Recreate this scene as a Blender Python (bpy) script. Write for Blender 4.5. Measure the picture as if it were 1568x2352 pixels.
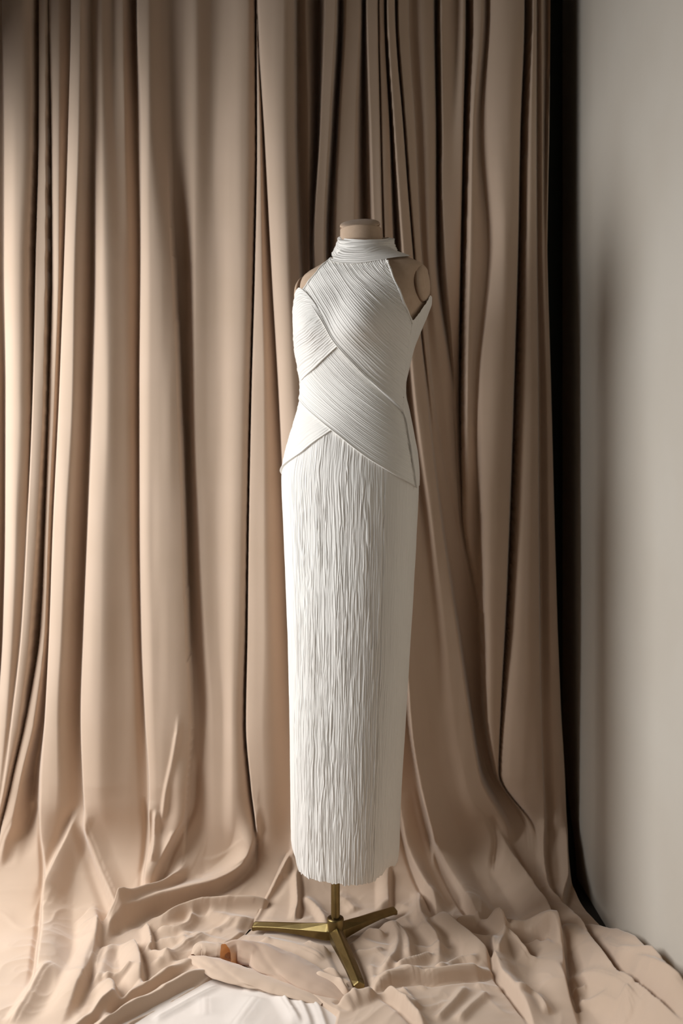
import bpy, math, random
import numpy as np
from mathutils import Vector, Matrix
from mathutils.bvhtree import BVHTree

for o in list(bpy.data.objects):
    bpy.data.objects.remove(o, do_unlink=True)
SC = bpy.context.scene
C = SC.collection
random.seed(4)
RNG = np.random.default_rng(7)

# ---------------------------------------------------------------- camera, light, exposure
F = 2157.0            # focal length in pixels of the 1568 x 2352 frame
CX, HY = 784.0, 1105.0  # principal column, horizon row
H = 1.126             # camera height
cam_d = bpy.data.cameras.new('camera')
cam = bpy.data.objects.new('camera', cam_d)
C.objects.link(cam)
cam.location = (0, 0, H)
cam.rotation_euler = (math.pi / 2, 0, 0)
cam_d.sensor_fit = 'VERTICAL'
cam_d.sensor_height = 36.0
cam_d.lens = F / 2352 * 36.0
cam_d.shift_y = (HY - 1176.0) / 2352.0
cam_d.clip_start = 0.05
cam_d.dof.use_dof = True
cam_d.dof.focus_distance = 2.19
cam_d.dof.aperture_fstop = 1.8
SC.camera = cam

world = bpy.data.worlds.new('world')
SC.world = world
world.use_nodes = True
world.node_tree.nodes['Background'].inputs[0].default_value = (0.75, 0.86, 1.0, 1)
world.node_tree.nodes['Background'].inputs[1].default_value = 0.15

WIN_Y0, WIN_Y1, WIN_Z0, WIN_Z1, WALL_L = 1.28, 2.42, 0.04, 1.95, -1.25
ld = bpy.data.lights.new('window_daylight', 'AREA')
ld.shape = 'RECTANGLE'
ld.size = 2.1
ld.size_y = 1.5
ld.energy = 92
ld.color = (0.97, 0.98, 0.985)
lo = bpy.data.objects.new('window_daylight', ld)
C.objects.link(lo)
TILT = math.radians(30)   # skylight falls in from above
lo.location = (WALL_L - 0.62, (WIN_Y0 + WIN_Y1) / 2, 1.55)
lo.rotation_euler = (0, -(math.pi / 2 - TILT), 0)

SC.view_settings.view_transform = 'Standard'
SC.view_settings.look = 'None'
SC.view_settings.gamma = 1.0
SC.view_settings.use_curve_mapping = False
SC.view_settings.exposure = 0.0


# ---------------------------------------------------------------- helpers
def world_at(x, y, d):
    return np.array([(x - CX) * d / F, d, H - (y - HY) * d / F])


def zpx(y, d):
    return H - (y - HY) * d / F


def sstep(a, b, x):
    t = np.clip((x - a) / (b - a), 0, 1)
    return t * t * (3 - 2 * t)


def vnoise(x, y, seed=0):
    """smooth 2-D value noise in -1..1 (numpy arrays)"""
    r = np.random.default_rng(seed).random((64, 64)) * 2 - 1
    x = np.asarray(x, float)
    y = np.asarray(y, float)
    xi = np.floor(x).astype(int)
    yi = np.floor(y).astype(int)
    fx = x - xi
    fy = y - yi
    fx = fx * fx * (3 - 2 * fx)
    fy = fy * fy * (3 - 2 * fy)
    a = r[xi % 64, yi % 64]
    b = r[(xi + 1) % 64, yi % 64]
    c = r[xi % 64, (yi + 1) % 64]
    d = r[(xi + 1) % 64, (yi + 1) % 64]
    return (a * (1 - fx) + b * fx) * (1 - fy) + (c * (1 - fx) + d * fx) * fy


def fbm(x, y, seed=0, oct=3):
    s = 0
    a = 1.0
    for k in range(oct):
        s = s + a * vnoise(x * 2 ** k, y * 2 ** k, seed + k)
        a *= 0.5
    return s


def pchip(xk, yk, x):
    """monotone cubic interpolation"""
    h = np.diff(xk)
    dl = np.diff(yk) / h
    m = np.zeros_like(yk)
    w1 = 2 * h[1:] + h[:-1]
    w2 = h[1:] + 2 * h[:-1]
    ok = dl[:-1] * dl[1:] > 0
    with np.errstate(divide='ignore', invalid='ignore'):
        mm = (w1 + w2) / (w1 / dl[:-1] + w2 / dl[1:])
    m[1:-1] = np.where(ok, mm, 0)
    i = np.clip(np.searchsorted(xk, x) - 1, 0, len(xk) - 2)
    t = np.clip((x - xk[i]) / h[i], 0, 1)
    t2, t3 = t * t, t * t * t
    return ((2 * t3 - 3 * t2 + 1) * yk[i] + (t3 - 2 * t2 + t) * h[i] * m[i]
            + (-2 * t3 + 3 * t2) * yk[i + 1] + (t3 - t2) * h[i] * m[i + 1])


def mesh_obj(name, verts, faces, mat, parent=None, smooth=True):
    me = bpy.data.meshes.new(name)
    verts = np.asarray(verts, dtype=np.float64)
    me.from_pydata(verts.tolist() if len(verts) < 5000 else verts, [], faces)
    if smooth:
        me.polygons.foreach_set('use_smooth', np.ones(len(me.polygons), dtype=bool))
    me.update()
    if mat:
        me.materials.append(mat)
    o = bpy.data.objects.new(name, me)
    C.objects.link(o)
    if parent:
        o.parent = parent
        o.matrix_parent_inverse = Matrix.Translation(-Vector(parent.location))
    return o


def grid_faces(nr, nc, wrap=False, flip=False):
    r = np.arange(nr - 1)
    c = np.arange(nc if wrap else nc - 1)
    R, K = np.meshgrid(r, c, indexing='ij')
    a = R * nc + K
    b = R * nc + (K + 1) % nc
    q = np.stack([a, b, b + nc, a + nc], -1).reshape(-1, 4)
    if flip:
        q = q[:, ::-1]
    return q


def grid_obj(name, P, mat, parent=None, wrap=False, flip=False, caps=False):
    nr, nc = P.shape[:2]
    f = grid_faces(nr, nc, wrap, flip)
    if caps:
        f = f.tolist() + [list(range(nc)) if flip else list(range(nc))[::-1],
                          [(nr - 1) * nc + k for k in (range(nc - 1, -1, -1) if flip else range(nc))]]
    else:
        f = f.tolist()
    return mesh_obj(name, P.reshape(-1, 3), f, mat, parent)


def box_obj(name, lo_, hi_, mat, parent=None):
    x0, y0, z0 = lo_
    x1, y1, z1 = hi_
    v = [(x0, y0, z0), (x1, y0, z0), (x1, y1, z0), (x0, y1, z0), (x0, y0, z1), (x1, y0, z1), (x1, y1, z1), (x0, y1, z1)]
    f = [(0, 3, 2, 1), (4, 5, 6, 7), (0, 1, 5, 4), (1, 2, 6, 5), (2, 3, 7, 6), (3, 0, 4, 7)]
    return mesh_obj(name, v, f, mat, parent, smooth=False)


def empty(name, loc, label, cat, group=None):
    o = bpy.data.objects.new(name, None)
    C.objects.link(o)
    o.location = loc
    o['label'] = label
    o['category'] = cat
    if group:
        o['group'] = group
    return o


def tag(o, label=None, cat=None, kind=None):
    if label:
        o['label'] = label
    if cat:
        o['category'] = cat
    if kind:
        o['kind'] = kind
    return o


# ---------------------------------------------------------------- materials
def srgb(r, g, b):
    def f(c):
        c /= 255.0
        return c / 12.92 if c <= 0.04045 else ((c + 0.055) / 1.055) ** 2.4
    return (f(r), f(g), f(b), 1)


def new_mat(name):
    m = bpy.data.materials.new(name)
    m.use_nodes = True
    nt = m.node_tree
    return m, nt, nt.nodes['Principled BSDF'], nt.nodes['Material Output']


def cloth_mat(name, col, col2, rough=0.9, sheen=0.25, trans=0.0, tcol=None, weave=900.0, bump=0.15, mottle=6.0, dist=0.0005):
    m, nt, p, out = new_mat(name)
    N, L = nt.nodes, nt.links
    tc = N.new('ShaderNodeTexCoord')
    n1 = N.new('ShaderNodeTexNoise')
    n1.inputs['Scale'].default_value = mottle
    n1.inputs['Detail'].default_value = 4
    L.new(tc.outputs['Object'], n1.inputs['Vector'])
    cr = N.new('ShaderNodeValToRGB')
    cr.color_ramp.elements[0].position = 0.3
    cr.color_ramp.elements[1].position = 0.7
    cr.color_ramp.elements[0].color = col2
    cr.color_ramp.elements[1].color = col
    L.new(n1.outputs['Fac'], cr.inputs['Fac'])
    L.new(cr.outputs['Color'], p.inputs['Base Color'])
    p.inputs['Roughness'].default_value = rough
    p.inputs['Specular IOR Level'].default_value = 0.15
    p.inputs['Sheen Weight'].default_value = sheen
    p.inputs['Sheen Roughness'].default_value = 0.45
    n2 = N.new('ShaderNodeTexNoise')
    n2.inputs['Scale'].default_value = weave
    n2.inputs['Detail'].default_value = 2
    L.new(tc.outputs['Object'], n2.inputs['Vector'])
    b = N.new('ShaderNodeBump')
    b.inputs['Strength'].default_value = bump
    b.inputs['Distance'].default_value = dist
    L.new(n2.outputs['Fac'], b.inputs['Height'])
    L.new(b.outputs['Normal'], p.inputs['Normal'])
    if trans > 0:
        t = N.new('ShaderNodeBsdfTranslucent')
        t.inputs['Color'].default_value = tcol
        mx = N.new('ShaderNodeMixShader')
        mx.inputs[0].default_value = trans
        L.new(p.outputs[0], mx.inputs[1])
        L.new(t.outputs[0], mx.inputs[2])
        L.new(mx.outputs[0], out.inputs['Surface'])
    return m


M_CURT = cloth_mat('curtain_velvet', srgb(212, 187, 165), srgb(207, 182, 159), sheen=0.6, trans=0.06, tcol=srgb(230, 150, 80))
M_ROLL = cloth_mat('roll_velvet', srgb(212, 187, 165), srgb(207, 182, 159), sheen=0.6, trans=0.2, tcol=srgb(235, 150, 70))
M_LIGHT = cloth_mat('floor_cloth_cotton', srgb(232, 222, 213), srgb(228, 216, 206), sheen=0.2)
M_DRESS = cloth_mat('ivory_plisse', srgb(240, 236, 229), srgb(237, 232, 225), rough=0.62, sheen=0.15, trans=0.05, tcol=srgb(240, 230, 215), bump=0.1)
M_LINEN = cloth_mat('linen', srgb(196, 171, 148), srgb(188, 162, 138), sheen=0.1, weave=500, bump=0.5, mottle=60)
M_PIPE = cloth_mat('linen_seam', srgb(140, 112, 90), srgb(134, 106, 84), sheen=0.1)


def brass_mat():
    m, nt, p, out = new_mat('aged_brass')
    N, L = nt.nodes, nt.links
    tc = N.new('ShaderNodeTexCoord')
    n1 = N.new('ShaderNodeTexNoise')
    n1.inputs['Scale'].default_value = 40
    n1.inputs['Detail'].default_value = 5
    L.new(tc.outputs['Object'], n1.inputs['Vector'])
    cr = N.new('ShaderNodeValToRGB')
    cr.color_ramp.elements[0].color = srgb(114, 100, 64)
    cr.color_ramp.elements[1].color = srgb(150, 131, 88)
    L.new(n1.outputs['Fac'], cr.inputs['Fac'])
    L.new(cr.outputs['Color'], p.inputs['Base Color'])
    p.inputs['Metallic'].default_value = 1.0
    p.inputs['Roughness'].default_value = 0.36
    return m


M_BRASS = brass_mat()
M_COLLAR = new_mat('dark_bronze')[0]
M_COLLAR.node_tree.nodes['Principled BSDF'].inputs['Base Color'].default_value = srgb(92, 76, 52)
M_COLLAR.node_tree.nodes['Principled BSDF'].inputs['Metallic'].default_value = 1
M_COLLAR.node_tree.nodes['Principled BSDF'].inputs['Roughness'].default_value = 0.4


def plaster(name, col, col2, scale=3.0, bump=0.08, rough=0.85):
    m, nt, p, out = new_mat(name)
    N, L = nt.nodes, nt.links
    tc = N.new('ShaderNodeTexCoord')
    n1 = N.new('ShaderNodeTexNoise')
    n1.inputs['Scale'].default_value = scale
    n1.inputs['Detail'].default_value = 6
    L.new(tc.outputs['Object'], n1.inputs['Vector'])
    cr = N.new('ShaderNodeValToRGB')
    cr.color_ramp.elements[0].position = 0.35
    cr.color_ramp.elements[1].position = 0.65
    cr.color_ramp.elements[0].color = col2
    cr.color_ramp.elements[1].color = col
    L.new(n1.outputs['Fac'], cr.inputs['Fac'])
    L.new(cr.outputs['Color'], p.inputs['Base Color'])
    p.inputs['Roughness'].default_value = rough
    n2 = N.new('ShaderNodeTexNoise')
    n2.inputs['Scale'].default_value = 120
    L.new(tc.outputs['Object'], n2.inputs['Vector'])
    b = N.new('ShaderNodeBump')
    b.inputs['Strength'].default_value = bump
    b.inputs['Distance'].default_value = 0.002
    L.new(n2.outputs['Fac'], b.inputs['Height'])
    L.new(b.outputs['Normal'], p.inputs['Normal'])
    return m


M_WALL = plaster('white_plaster', srgb(196, 188, 176), srgb(192, 183, 170))
M_WALL2 = plaster('room_plaster', srgb(128, 124, 118), srgb(122, 117, 110))
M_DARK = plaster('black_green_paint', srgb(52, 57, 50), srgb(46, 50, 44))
M_FLOOR = plaster('dark_floor', srgb(40, 36, 32), srgb(30, 27, 24), rough=0.6)

# ---------------------------------------------------------------- room shell
XW = 0.668   # right wall plane
YB = 2.84   # back wall plane
Z1 = 3.0
YF = -2.2    # wall behind the camera


def struct(o):
    o['kind'] = 'structure'
    return o


struct(box_obj('floor', (WALL_L - 0.1, YF - 0.1, -0.1), (XW + 0.1, YB + 0.1, 0.0), M_FLOOR))
struct(box_obj('ceiling', (WALL_L - 0.1, YF - 0.1, Z1), (XW + 0.1, YB + 0.1, Z1 + 0.1), M_WALL2))
struct(box_obj('wall_front', (WALL_L - 0.1, YF - 0.1, 0.0), (XW + 0.1, YF, Z1), M_WALL2))
struct(box_obj('wall_right', (XW, YF, 0.0), (XW + 0.1, YB + 0.1, Z1), M_WALL))
# back wall: dark painted, its foot kicks forward in a cove
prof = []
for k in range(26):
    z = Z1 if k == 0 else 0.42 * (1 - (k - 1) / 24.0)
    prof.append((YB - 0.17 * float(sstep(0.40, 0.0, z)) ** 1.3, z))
V = []
for y, z in prof:
    V += [(WALL_L - 0.1, y, z), (XW, y, z), (XW, YB + 0.1, z), (WALL_L - 0.1, YB + 0.1, z)]
FQ = []
n = len(prof)
for k in range(n - 1):
    for j in range(4):
        FQ.append((4 * k + j, 4 * k + (j + 1) % 4, 4 * k + 4 + (j + 1) % 4, 4 * k + 4 + j)[::-1])
FQ += [(0, 1, 2, 3), (4 * n - 1, 4 * n - 2, 4 * n - 3, 4 * n - 4)]
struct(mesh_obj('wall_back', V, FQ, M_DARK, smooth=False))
# left wall with the window opening the daylight comes through
V, FQ = [], []


def addbox(lo_, hi_):
    x0, y0, z0 = lo_
    x1, y1, z1 = hi_
    b = len(V)
    V.extend([(x0, y0, z0), (x1, y0, z0), (x1, y1, z0), (x0, y1, z0), (x0, y0, z1), (x1, y0, z1), (x1, y1, z1), (x0, y1, z1)])
    FQ.extend([tuple(b + i for i in q) for q in [(0, 3, 2, 1), (4, 5, 6, 7), (0, 1, 5, 4), (1, 2, 6, 5), (2, 3, 7, 6), (3, 0, 4, 7)]])


addbox((WALL_L - 0.1, YF, 0), (WALL_L, WIN_Y0, Z1))
addbox((WALL_L - 0.1, WIN_Y1, 0), (WALL_L, YB, Z1))
addbox((WALL_L - 0.1, WIN_Y0, 0), (WALL_L, WIN_Y1, WIN_Z0))
addbox((WALL_L - 0.1, WIN_Y0, WIN_Z1), (WALL_L, WIN_Y1, Z1))
struct(mesh_obj('wall_left', V, FQ, M_WALL2, smooth=False))

# ---------------------------------------------------------------- the hanging drapes and their pool
def YCX(X):
    """depth of the line the drapes hang on: it runs back towards the right corner"""
    return 2.535 + 0.105 * sstep(-0.1, 0.5, np.asarray(X, float))


ZTOP = 2.72


def RX(X):
    """radius with which the cloth turns from hanging to lying"""
    return np.interp(X, [-1.1, -0.6, -0.25, 0.0, 0.15, 0.4, 0.6], [0.26, 0.24, 0.18, 0.13, 0.12, 0.2, 0.22])


def sweep(X, u):
    R = RX(X)
    Lh = R * math.pi / 4
    a = np.clip((u + Lh) / R, 0, math.pi / 2)
    y = YCX(X) - R * (1 - np.cos(a)) - np.maximum(u - Lh, 0)
    z = R * (1 - np.sin(a)) + np.maximum(-u - Lh, 0)
    return y, z, -np.cos(a), np.sin(a)


def px_sheet(x, y, dl=0.0):
    """pixel -> (X, u) on the sweep surface raised by dl along its normal"""
    dx = (x - CX) / F
    dz = -(y - HY) / F
    R = float(RX(dx * 2.45))
    YC = float(YCX(dx * 2.5))
    Rr = R - dl
    yc, zc = YC - R, R
    Lh = R * math.pi / 4
    Y = YC - dl
    z = H + dz * Y
    if z >= R:
        return dx * Y, -(z - R) - Lh
    if dz < 0:
        Yf = (H - dl) / (-dz)
        if Yf <= yc:
            return dx * Yf, (yc - Yf) + Lh
    # arc
    A = 1 + dz * dz
    B = -2 * yc + 2 * dz * (H - zc)
    Cc = yc * yc + (H - zc) ** 2 - Rr * Rr
    D = max(B * B - 4 * A * Cc, 0)
    Y = (-B + math.sqrt(D)) / (2 * A)
    z = H + dz * Y
    a = math.atan2(zc - z, Y - yc)
    return dx * Y, R * a - Lh


# traced folds: (row, [(column, cm towards the room), ...]) - every row lists the same folds
ROWS_L = {
 0:    [(3,2),(8,3.5),(40,4.5),(71,3.5),(80,-2.5),(90,2.5),(106,3),(109,-3),(112,2),(135,3),(161,1.5),(164,4),(185,4.6),(208,1.2),(218,2),(232,3),(258,1.4),(282,2.4),(310,-1.8),(317,3),(340,3.6),(372,1.5),(388,.8),(420,1.5),(450,2.6),(487,1.2),(565,3.5),(584,2.6),(587.5,-.5),(589.5,2.8),(590.5,3),(591.3,2),(593,4.5)],
 300:  [(5,2),(11,3.5),(40,4.5),(73,3.5),(81,-2.5),(89,2.5),(106,3),(113,-3),(118,2),(135,3),(154,1.5),(157,4),(180,4.8),(214,1.4),(222,2.4),(235,3.4),(265,2.2),(285,2),(313,-.8),(327,4),(342,4.6),(380,2),(395,.8),(412,1),(450,2.6),(490,1.5),(555,3.5),(585,2.6),(588,-.5),(591,3.4),(598,3.7),(606,1.5),(608.5,4.5)],
 600:  [(4,1.6),(11,3.5),(38,4.5),(66,3.2),(78,0),(84,3),(105,3),(112,-3),(120,2),(135,3),(145,1.5),(148,4),(170,5),(213,.8),(223,4),(240,4.7),(275,3.6),(295,2.6),(319,.5),(325,4),(345,5),(394,4),(400,-1),(424,-.8),(450,2.4),(495,1.8),(555,3.7),(580,2.6),(583,-.5),(586,3.4),(600,3.8),(622,1.5),(624.5,4.5)],
 900:  [(9,1),(15,3.5),(40,4.5),(68,3),(73,2),(77,4),(101,3.6),(106.5,-3),(112,2),(125,3),(134,1.8),(137,4.2),(165,5),(206,.8),(217,4.2),(245,5),(280,3.8),(300,2.8),(317,1),(322,4.2),(345,5),(408,4.2),(413,-1.5),(429,-1.2),(450,2.4),(490,2),(550,3.7),(572,2.6),(575,-.5),(578,3.4),(605,3.8),(639,1.2),(641.5,4.5)],
 1200: [(8,.8),(14,3.5),(36,4.4),(58,3.2),(61,3),(64.5,4.2),(88,3.6),(96,-3),(103,2),(112,3),(120,1.8),(123,4.2),(150,5),(197,.8),(204.5,4.4),(235,5.2),(280,3.8),(302,2.8),(317,1.2),(323,4.2),(345,5),(418,4.2),(422,-1.5),(437,-1.2),(460,2.4),(495,2),(545,3.7),(566,2.6),(569,-.6),(572,3.4),(605,3.8),(652,1.2),(656,4.5)],
 1450: [(3,.5),(9,3.5),(28,4.4),(44,3.4),(47,3.2),(51,4.2),(72,3.6),(83,-3),(93,2),(103,3),(111,1.8),(114,4.2),(140,5),(188,.8),(193.5,4.4),(230,5.4),(280,3.8),(305,3),(321,1.4),(327,4.2),(350,5),(427,4),(433,-1.2),(444,-1),(475,2.4),(500,2.2),(540,3.8),(562,2.6),(565.5,-.8),(569,3.4),(605,3.9),(660,1.2),(664,4.5)],
 1650: [(-9,-1),(-3,3.5),(14,4.2),(22,3.8),(25,3.6),(29,4.2),(49,3.6),(54.5,-3),(61,2.4),(80,3.4),(101,0),(104.5,4.4),(130,5),(182,1),(187.5,4.5),(225,5.4),(285,3.8),(310,3),(330,1.6),(335,4.2),(355,4.8),(437,3.4),(444,.2),(455,.4),(490,2.4),(510,2.4),(535,3.8),(558,2.2),(562,-1),(566,3.6),(600,4),(668,1.2),(674,4.5)],
 1800: [(-18,-1),(-10,3.5),(0,4),(4,3.9),(7,4),(10,4.2),(19,3.6),(23,-2),(27,3),(45,3.8),(80,-2.5),(97.5,4.2),(130,4.6),(187,1.6),(192.5,4.5),(225,5.2),(285,3.8),(312,3),(338,2),(344,4.2),(360,4.6),(430,2.4),(437,0),(455,.6),(490,2.4),(510,2.6),(535,3.8),(568,2),(574,-1),(578,3.6),(605,3.6),(675,1.2),(684,4.5)],
 1950: [(-40,-1),(-30,3),(-20,3.5),(-18,3.4),(-16,3.4),(-14,3.5),(-8,3.2),(-4,-1.5),(0,3),(20,3.6),(70,0),(98,3.8),(120,3),(195,2),(203,3.2),(230,3.4),(290,3),(315,2.5),(340,2),(345,3),(360,3),(420,1.8),(428,.3),(450,.6),(490,2),(510,2.4),(535,3),(585,1.6),(590,-.6),(596,2.6),(612,2.6),(664,1.2),(676,4)],
}
ROWS_R = {
 0:    [(588,1),(592,4.5),(650,5.5),(675,4),(683,0),(702,1.6),(733,-1.5),(747,3.5),(771,3.5),(782,-2),(795,2.5),(827,2.5),(836,-2),(842,3),(866,3),(868.5,1.5),(871,2.8),(880,2.5),(884,-2),(887,3.5),(905,3),(908.5,-1.5),(913,3),(936,2.5),(938.5,1.2),(970,2.5),(993,2),(1002,-3),(1011,3),(1044,1.5),(1064,3),(1074,-3),(1083,3),(1105,3.5),(1120,1.6),(1127,3.5),(1170,4.5),(1200,4),(1206,-1),(1212,3.5),(1222,4),(1230,3.4),(1232,1),(1241,2.4),(1256,.6),(1261,2.2),(1264,1.8)],
 300:  [(604,1),(608,4.5),(645,5.5),(676,4.2),(684,0),(709,2),(730,-1.5),(737,3.5),(757,3.5),(769,-2),(781,2.5),(816,2.5),(835,-2),(852,3),(871,3),(874,1.5),(877,2.8),(892,2.5),(899,-2),(905,3.5),(925,3),(928.5,.2),(932,3),(952,2.5),(955,1.2),(980,2.5),(998,2),(1005,-3),(1011.5,3),(1040,2.8),(1060,3),(1064.5,-3),(1069.5,3),(1085,4),(1102,2.3),(1112,3.5),(1163,5),(1191,4),(1196,-1),(1202,3.6),(1218,4.1),(1229.5,3.5),(1232.5,1),(1243,2.4),(1252,1),(1255,2.4),(1262,1.8)],
 570:  [(618,1),(622.5,4.5),(655,5.5),(683,4.2),(695,0),(710,1),(716,-1),(723,3.5),(744,3.5),(756,-2),(772,2.5),(812,2.5),(840,-2),(862,3),(878,3),(882,1.5),(885,2.8),(900,2.5),(912,-2),(925,3.5),(946,3),(948.5,.4),(951,2.8),(966,2.4),(968.5,1.2),(985,2.4),(996,2),(1008,-2),(1022,2.2),(1040,2.2),(1054,2),(1060.5,-3),(1064.5,3.4),(1080,4),(1118,2.4),(1130,3.5),(1160,5),(1186,4),(1191.5,-1),(1198,3.6),(1215,4.1),(1230.5,3.5),(1233.5,1),(1244,2.4),(1250,1.8),(1254,2),(1258,1.6)],
 900:  [(636,1),(641,4.5),(670,5.5),(700,4.2),(715,0),(730,1),(740,0),(755,2.5),(770,2.5),(785,-1),(800,2),(830,2),(870,-1),(900,3),(912,3),(916,2.4),(920,2.5),(928,2),(936,.5),(952,3.6),(977,3),(983,1.6),(986,2),(994,1.2),(997,.6),(1018,.8),(1035,.2),(1042,-.2),(1045,0),(1047,-.3),(1050,-.5),(1056,-3),(1062.5,3.2),(1074,3.6),(1088,2.5),(1108,4),(1145,5),(1176,4),(1183,-1),(1192.5,3.6),(1212,4.1),(1232.5,3.6),(1237,.6),(1254,2.2),(1259,2.2),(1263,2),(1267,1.4)],
 1200: [(650,1),(656,4.5),(690,5),(720,4),(735,1),(750,1),(765,0),(780,2.5),(790,2.5),(805,0),(820,2),(850,2),(900,0),(925,3.5),(940,3),(948,2.5),(955,2.4),(965,2),(972,1.6),(992,3.4),(1011,3.2),(1017,-1),(1022,-1.5),(1040,-1.5),(1043,-1.5),(1050,-1.3),(1055,-1.2),(1057,-1.5),(1058,-1.4),(1059,-1.4),(1060,-1.5),(1062,-1.8),(1067,.4),(1080,.9),(1101,.8),(1106,4),(1135,4.8),(1166,4),(1173.5,-1),(1181.5,3.6),(1208,4.3),(1234,3.6),(1238.5,.4),(1259,2.2),(1265,2.2),(1270,2),(1275,1.4)],
 1450: [(658,1),(664,4.5),(695,5),(725,4),(740,1),(755,1),(770,0),(785,2.5),(800,2.5),(815,0),(835,2),(870,2),(922,0),(932,4),(950,3.4),(960,3.1),(970,2.9),(980,2.6),(993,2.3),(1024,3.4),(1047,3.4),(1053.5,-1.6),(1060,-2),(1075,-2),(1082,-2),(1088,-2),(1093,-2),(1096,-2),(1097,-2),(1098,-2),(1099,-2),(1100,-2),(1101,-1.5),(1102.5,-1),(1104,0),(1108,3.8),(1130,4.4),(1156,3.8),(1163.5,-.6),(1172,3.6),(1205,4.4),(1236,3.6),(1241.5,.6),(1262,2.2),(1270,2.2),(1277,2),(1282,1.4)],
 1650: [(668,1),(674,4.5),(700,5),(730,4),(745,1),(760,1),(775,0),(795,2),(810,2),(830,0),(850,1.5),(890,1),(934,-.5),(943.5,4),(966,3.3),(975,3.1),(985,3),(1000,3),(1012,3),(1045,3.4),(1075.5,3.4),(1083,-2),(1086,-2),(1089,-2),(1092,-2),(1095,-2),(1098,-2),(1100,-2),(1101,-2),(1102,-2),(1103,-2),(1104,-2),(1106,-1.4),(1109,-.6),(1112,.6),(1117,3),(1130,3.4),(1147,3),(1151.5,.4),(1156,3),(1200,4),(1239.5,3.4),(1243,1.6),(1266,2.4),(1275,2.3),(1284,2),(1291,1.4)],
 1800: [(675,1),(684,4.5),(710,4),(735,3),(750,1.5),(765,1.5),(780,1),(800,1.5),(820,1.5),(840,1),(860,1),(900,.5),(956,-.5),(966,4),(986,3.3),(998,3.1),(1010,3),(1025,3),(1040,3),(1070,3.4),(1101,3.4),(1107,-1.5),(1110,-1.5),(1113,-1.4),(1116,-1.4),(1119,-1.2),(1121,-1.2),(1123,-1),(1125,-.9),(1127,-.8),(1128,-.7),(1129,-.7),(1131,0),(1134,.7),(1136,1),(1139,2.2),(1141,2.4),(1143,2.2),(1145.5,.5),(1149,2.6),(1200,3.6),(1244.5,3.2),(1248,1.6),(1272,2.4),(1282,2.3),(1292,2),(1300,1.4)],
 1950: [(664,1),(676,4),(710,3),(735,2.5),(750,1.5),(765,1.5),(780,1),(800,1.5),(820,1.5),(840,1),(860,1),(900,.5),(985,0),(998,3.8),(1015,3.3),(1028,3.1),(1040,3),(1055,3),(1070,3),(1110,3.4),(1165,3.2),(1174,0),(1178,0),(1182,.1),(1186,.2),(1189,.3),(1192,.4),(1195,.5),(1198,.6),(1200,.6),(1202,.6),(1204,.6),(1206,.8),(1209,1),(1212,1.1),(1216,1.4),(1220,1.6),(1224,1.6),(1227,1.2),(1231,1.6),(1240,2.2),(1250,2.6),(1255,1.2),(1276,2.2),(1286,2.3),(1297,2),(1304,1.2)],
}
for r in ROWS_L:   # folds beyond the left frame edge
    x0 = ROWS_L[r][0][0]
    ROWS_L[r] = [(x0 - 260, 2), (x0 - 225, 4), (x0 - 165, 0), (x0 - 150, 4), (x0 - 110, 4.5), (x0 - 75, -1), (x0 - 62, 3.5), (x0 - 40, 4.2), (x0 - 15, 2.4)] + ROWS_L[r]


class Folds:
    def __init__(self, rows, amp):
        self.ys = np.array(sorted(rows), float)
        self.x = np.array([[p[0] for p in rows[int(y)]] for y in self.ys], float)
        self.d = np.array([[p[1] for p in rows[int(y)]] for y in self.ys], float) / 100
        self.d = 0.034 + (self.d - 0.034) * amp
        self.n = self.x.shape[1]

    def at(self, ypx):
        y = np.clip(ypx, self.ys[0], self.ys[-1])
        if ypx > self.ys[-1]:
            y = self.ys[-1]
        xk = np.array([pchip(self.ys, self.x[:, k], np.array([y]))[0] for k in range(self.n)])
        dk = np.array([np.interp(y, self.ys, self.d[:, k]) for k in range(self.n)])
        X = (xk - CX) * (YCX((xk - CX) * 2.53 / F) - dk) / F
        X = np.maximum.accumulate(X + np.arange(self.n) * 1e-6)
        for k in range(1, self.n):
            if X[k] - X[k - 1] < 0.0004:
                X[k] = X[k - 1] + 0.0004
        return X, dk


FL, FR = Folds(ROWS_L, 1.45), Folds(ROWS_R, 2.0)

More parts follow.
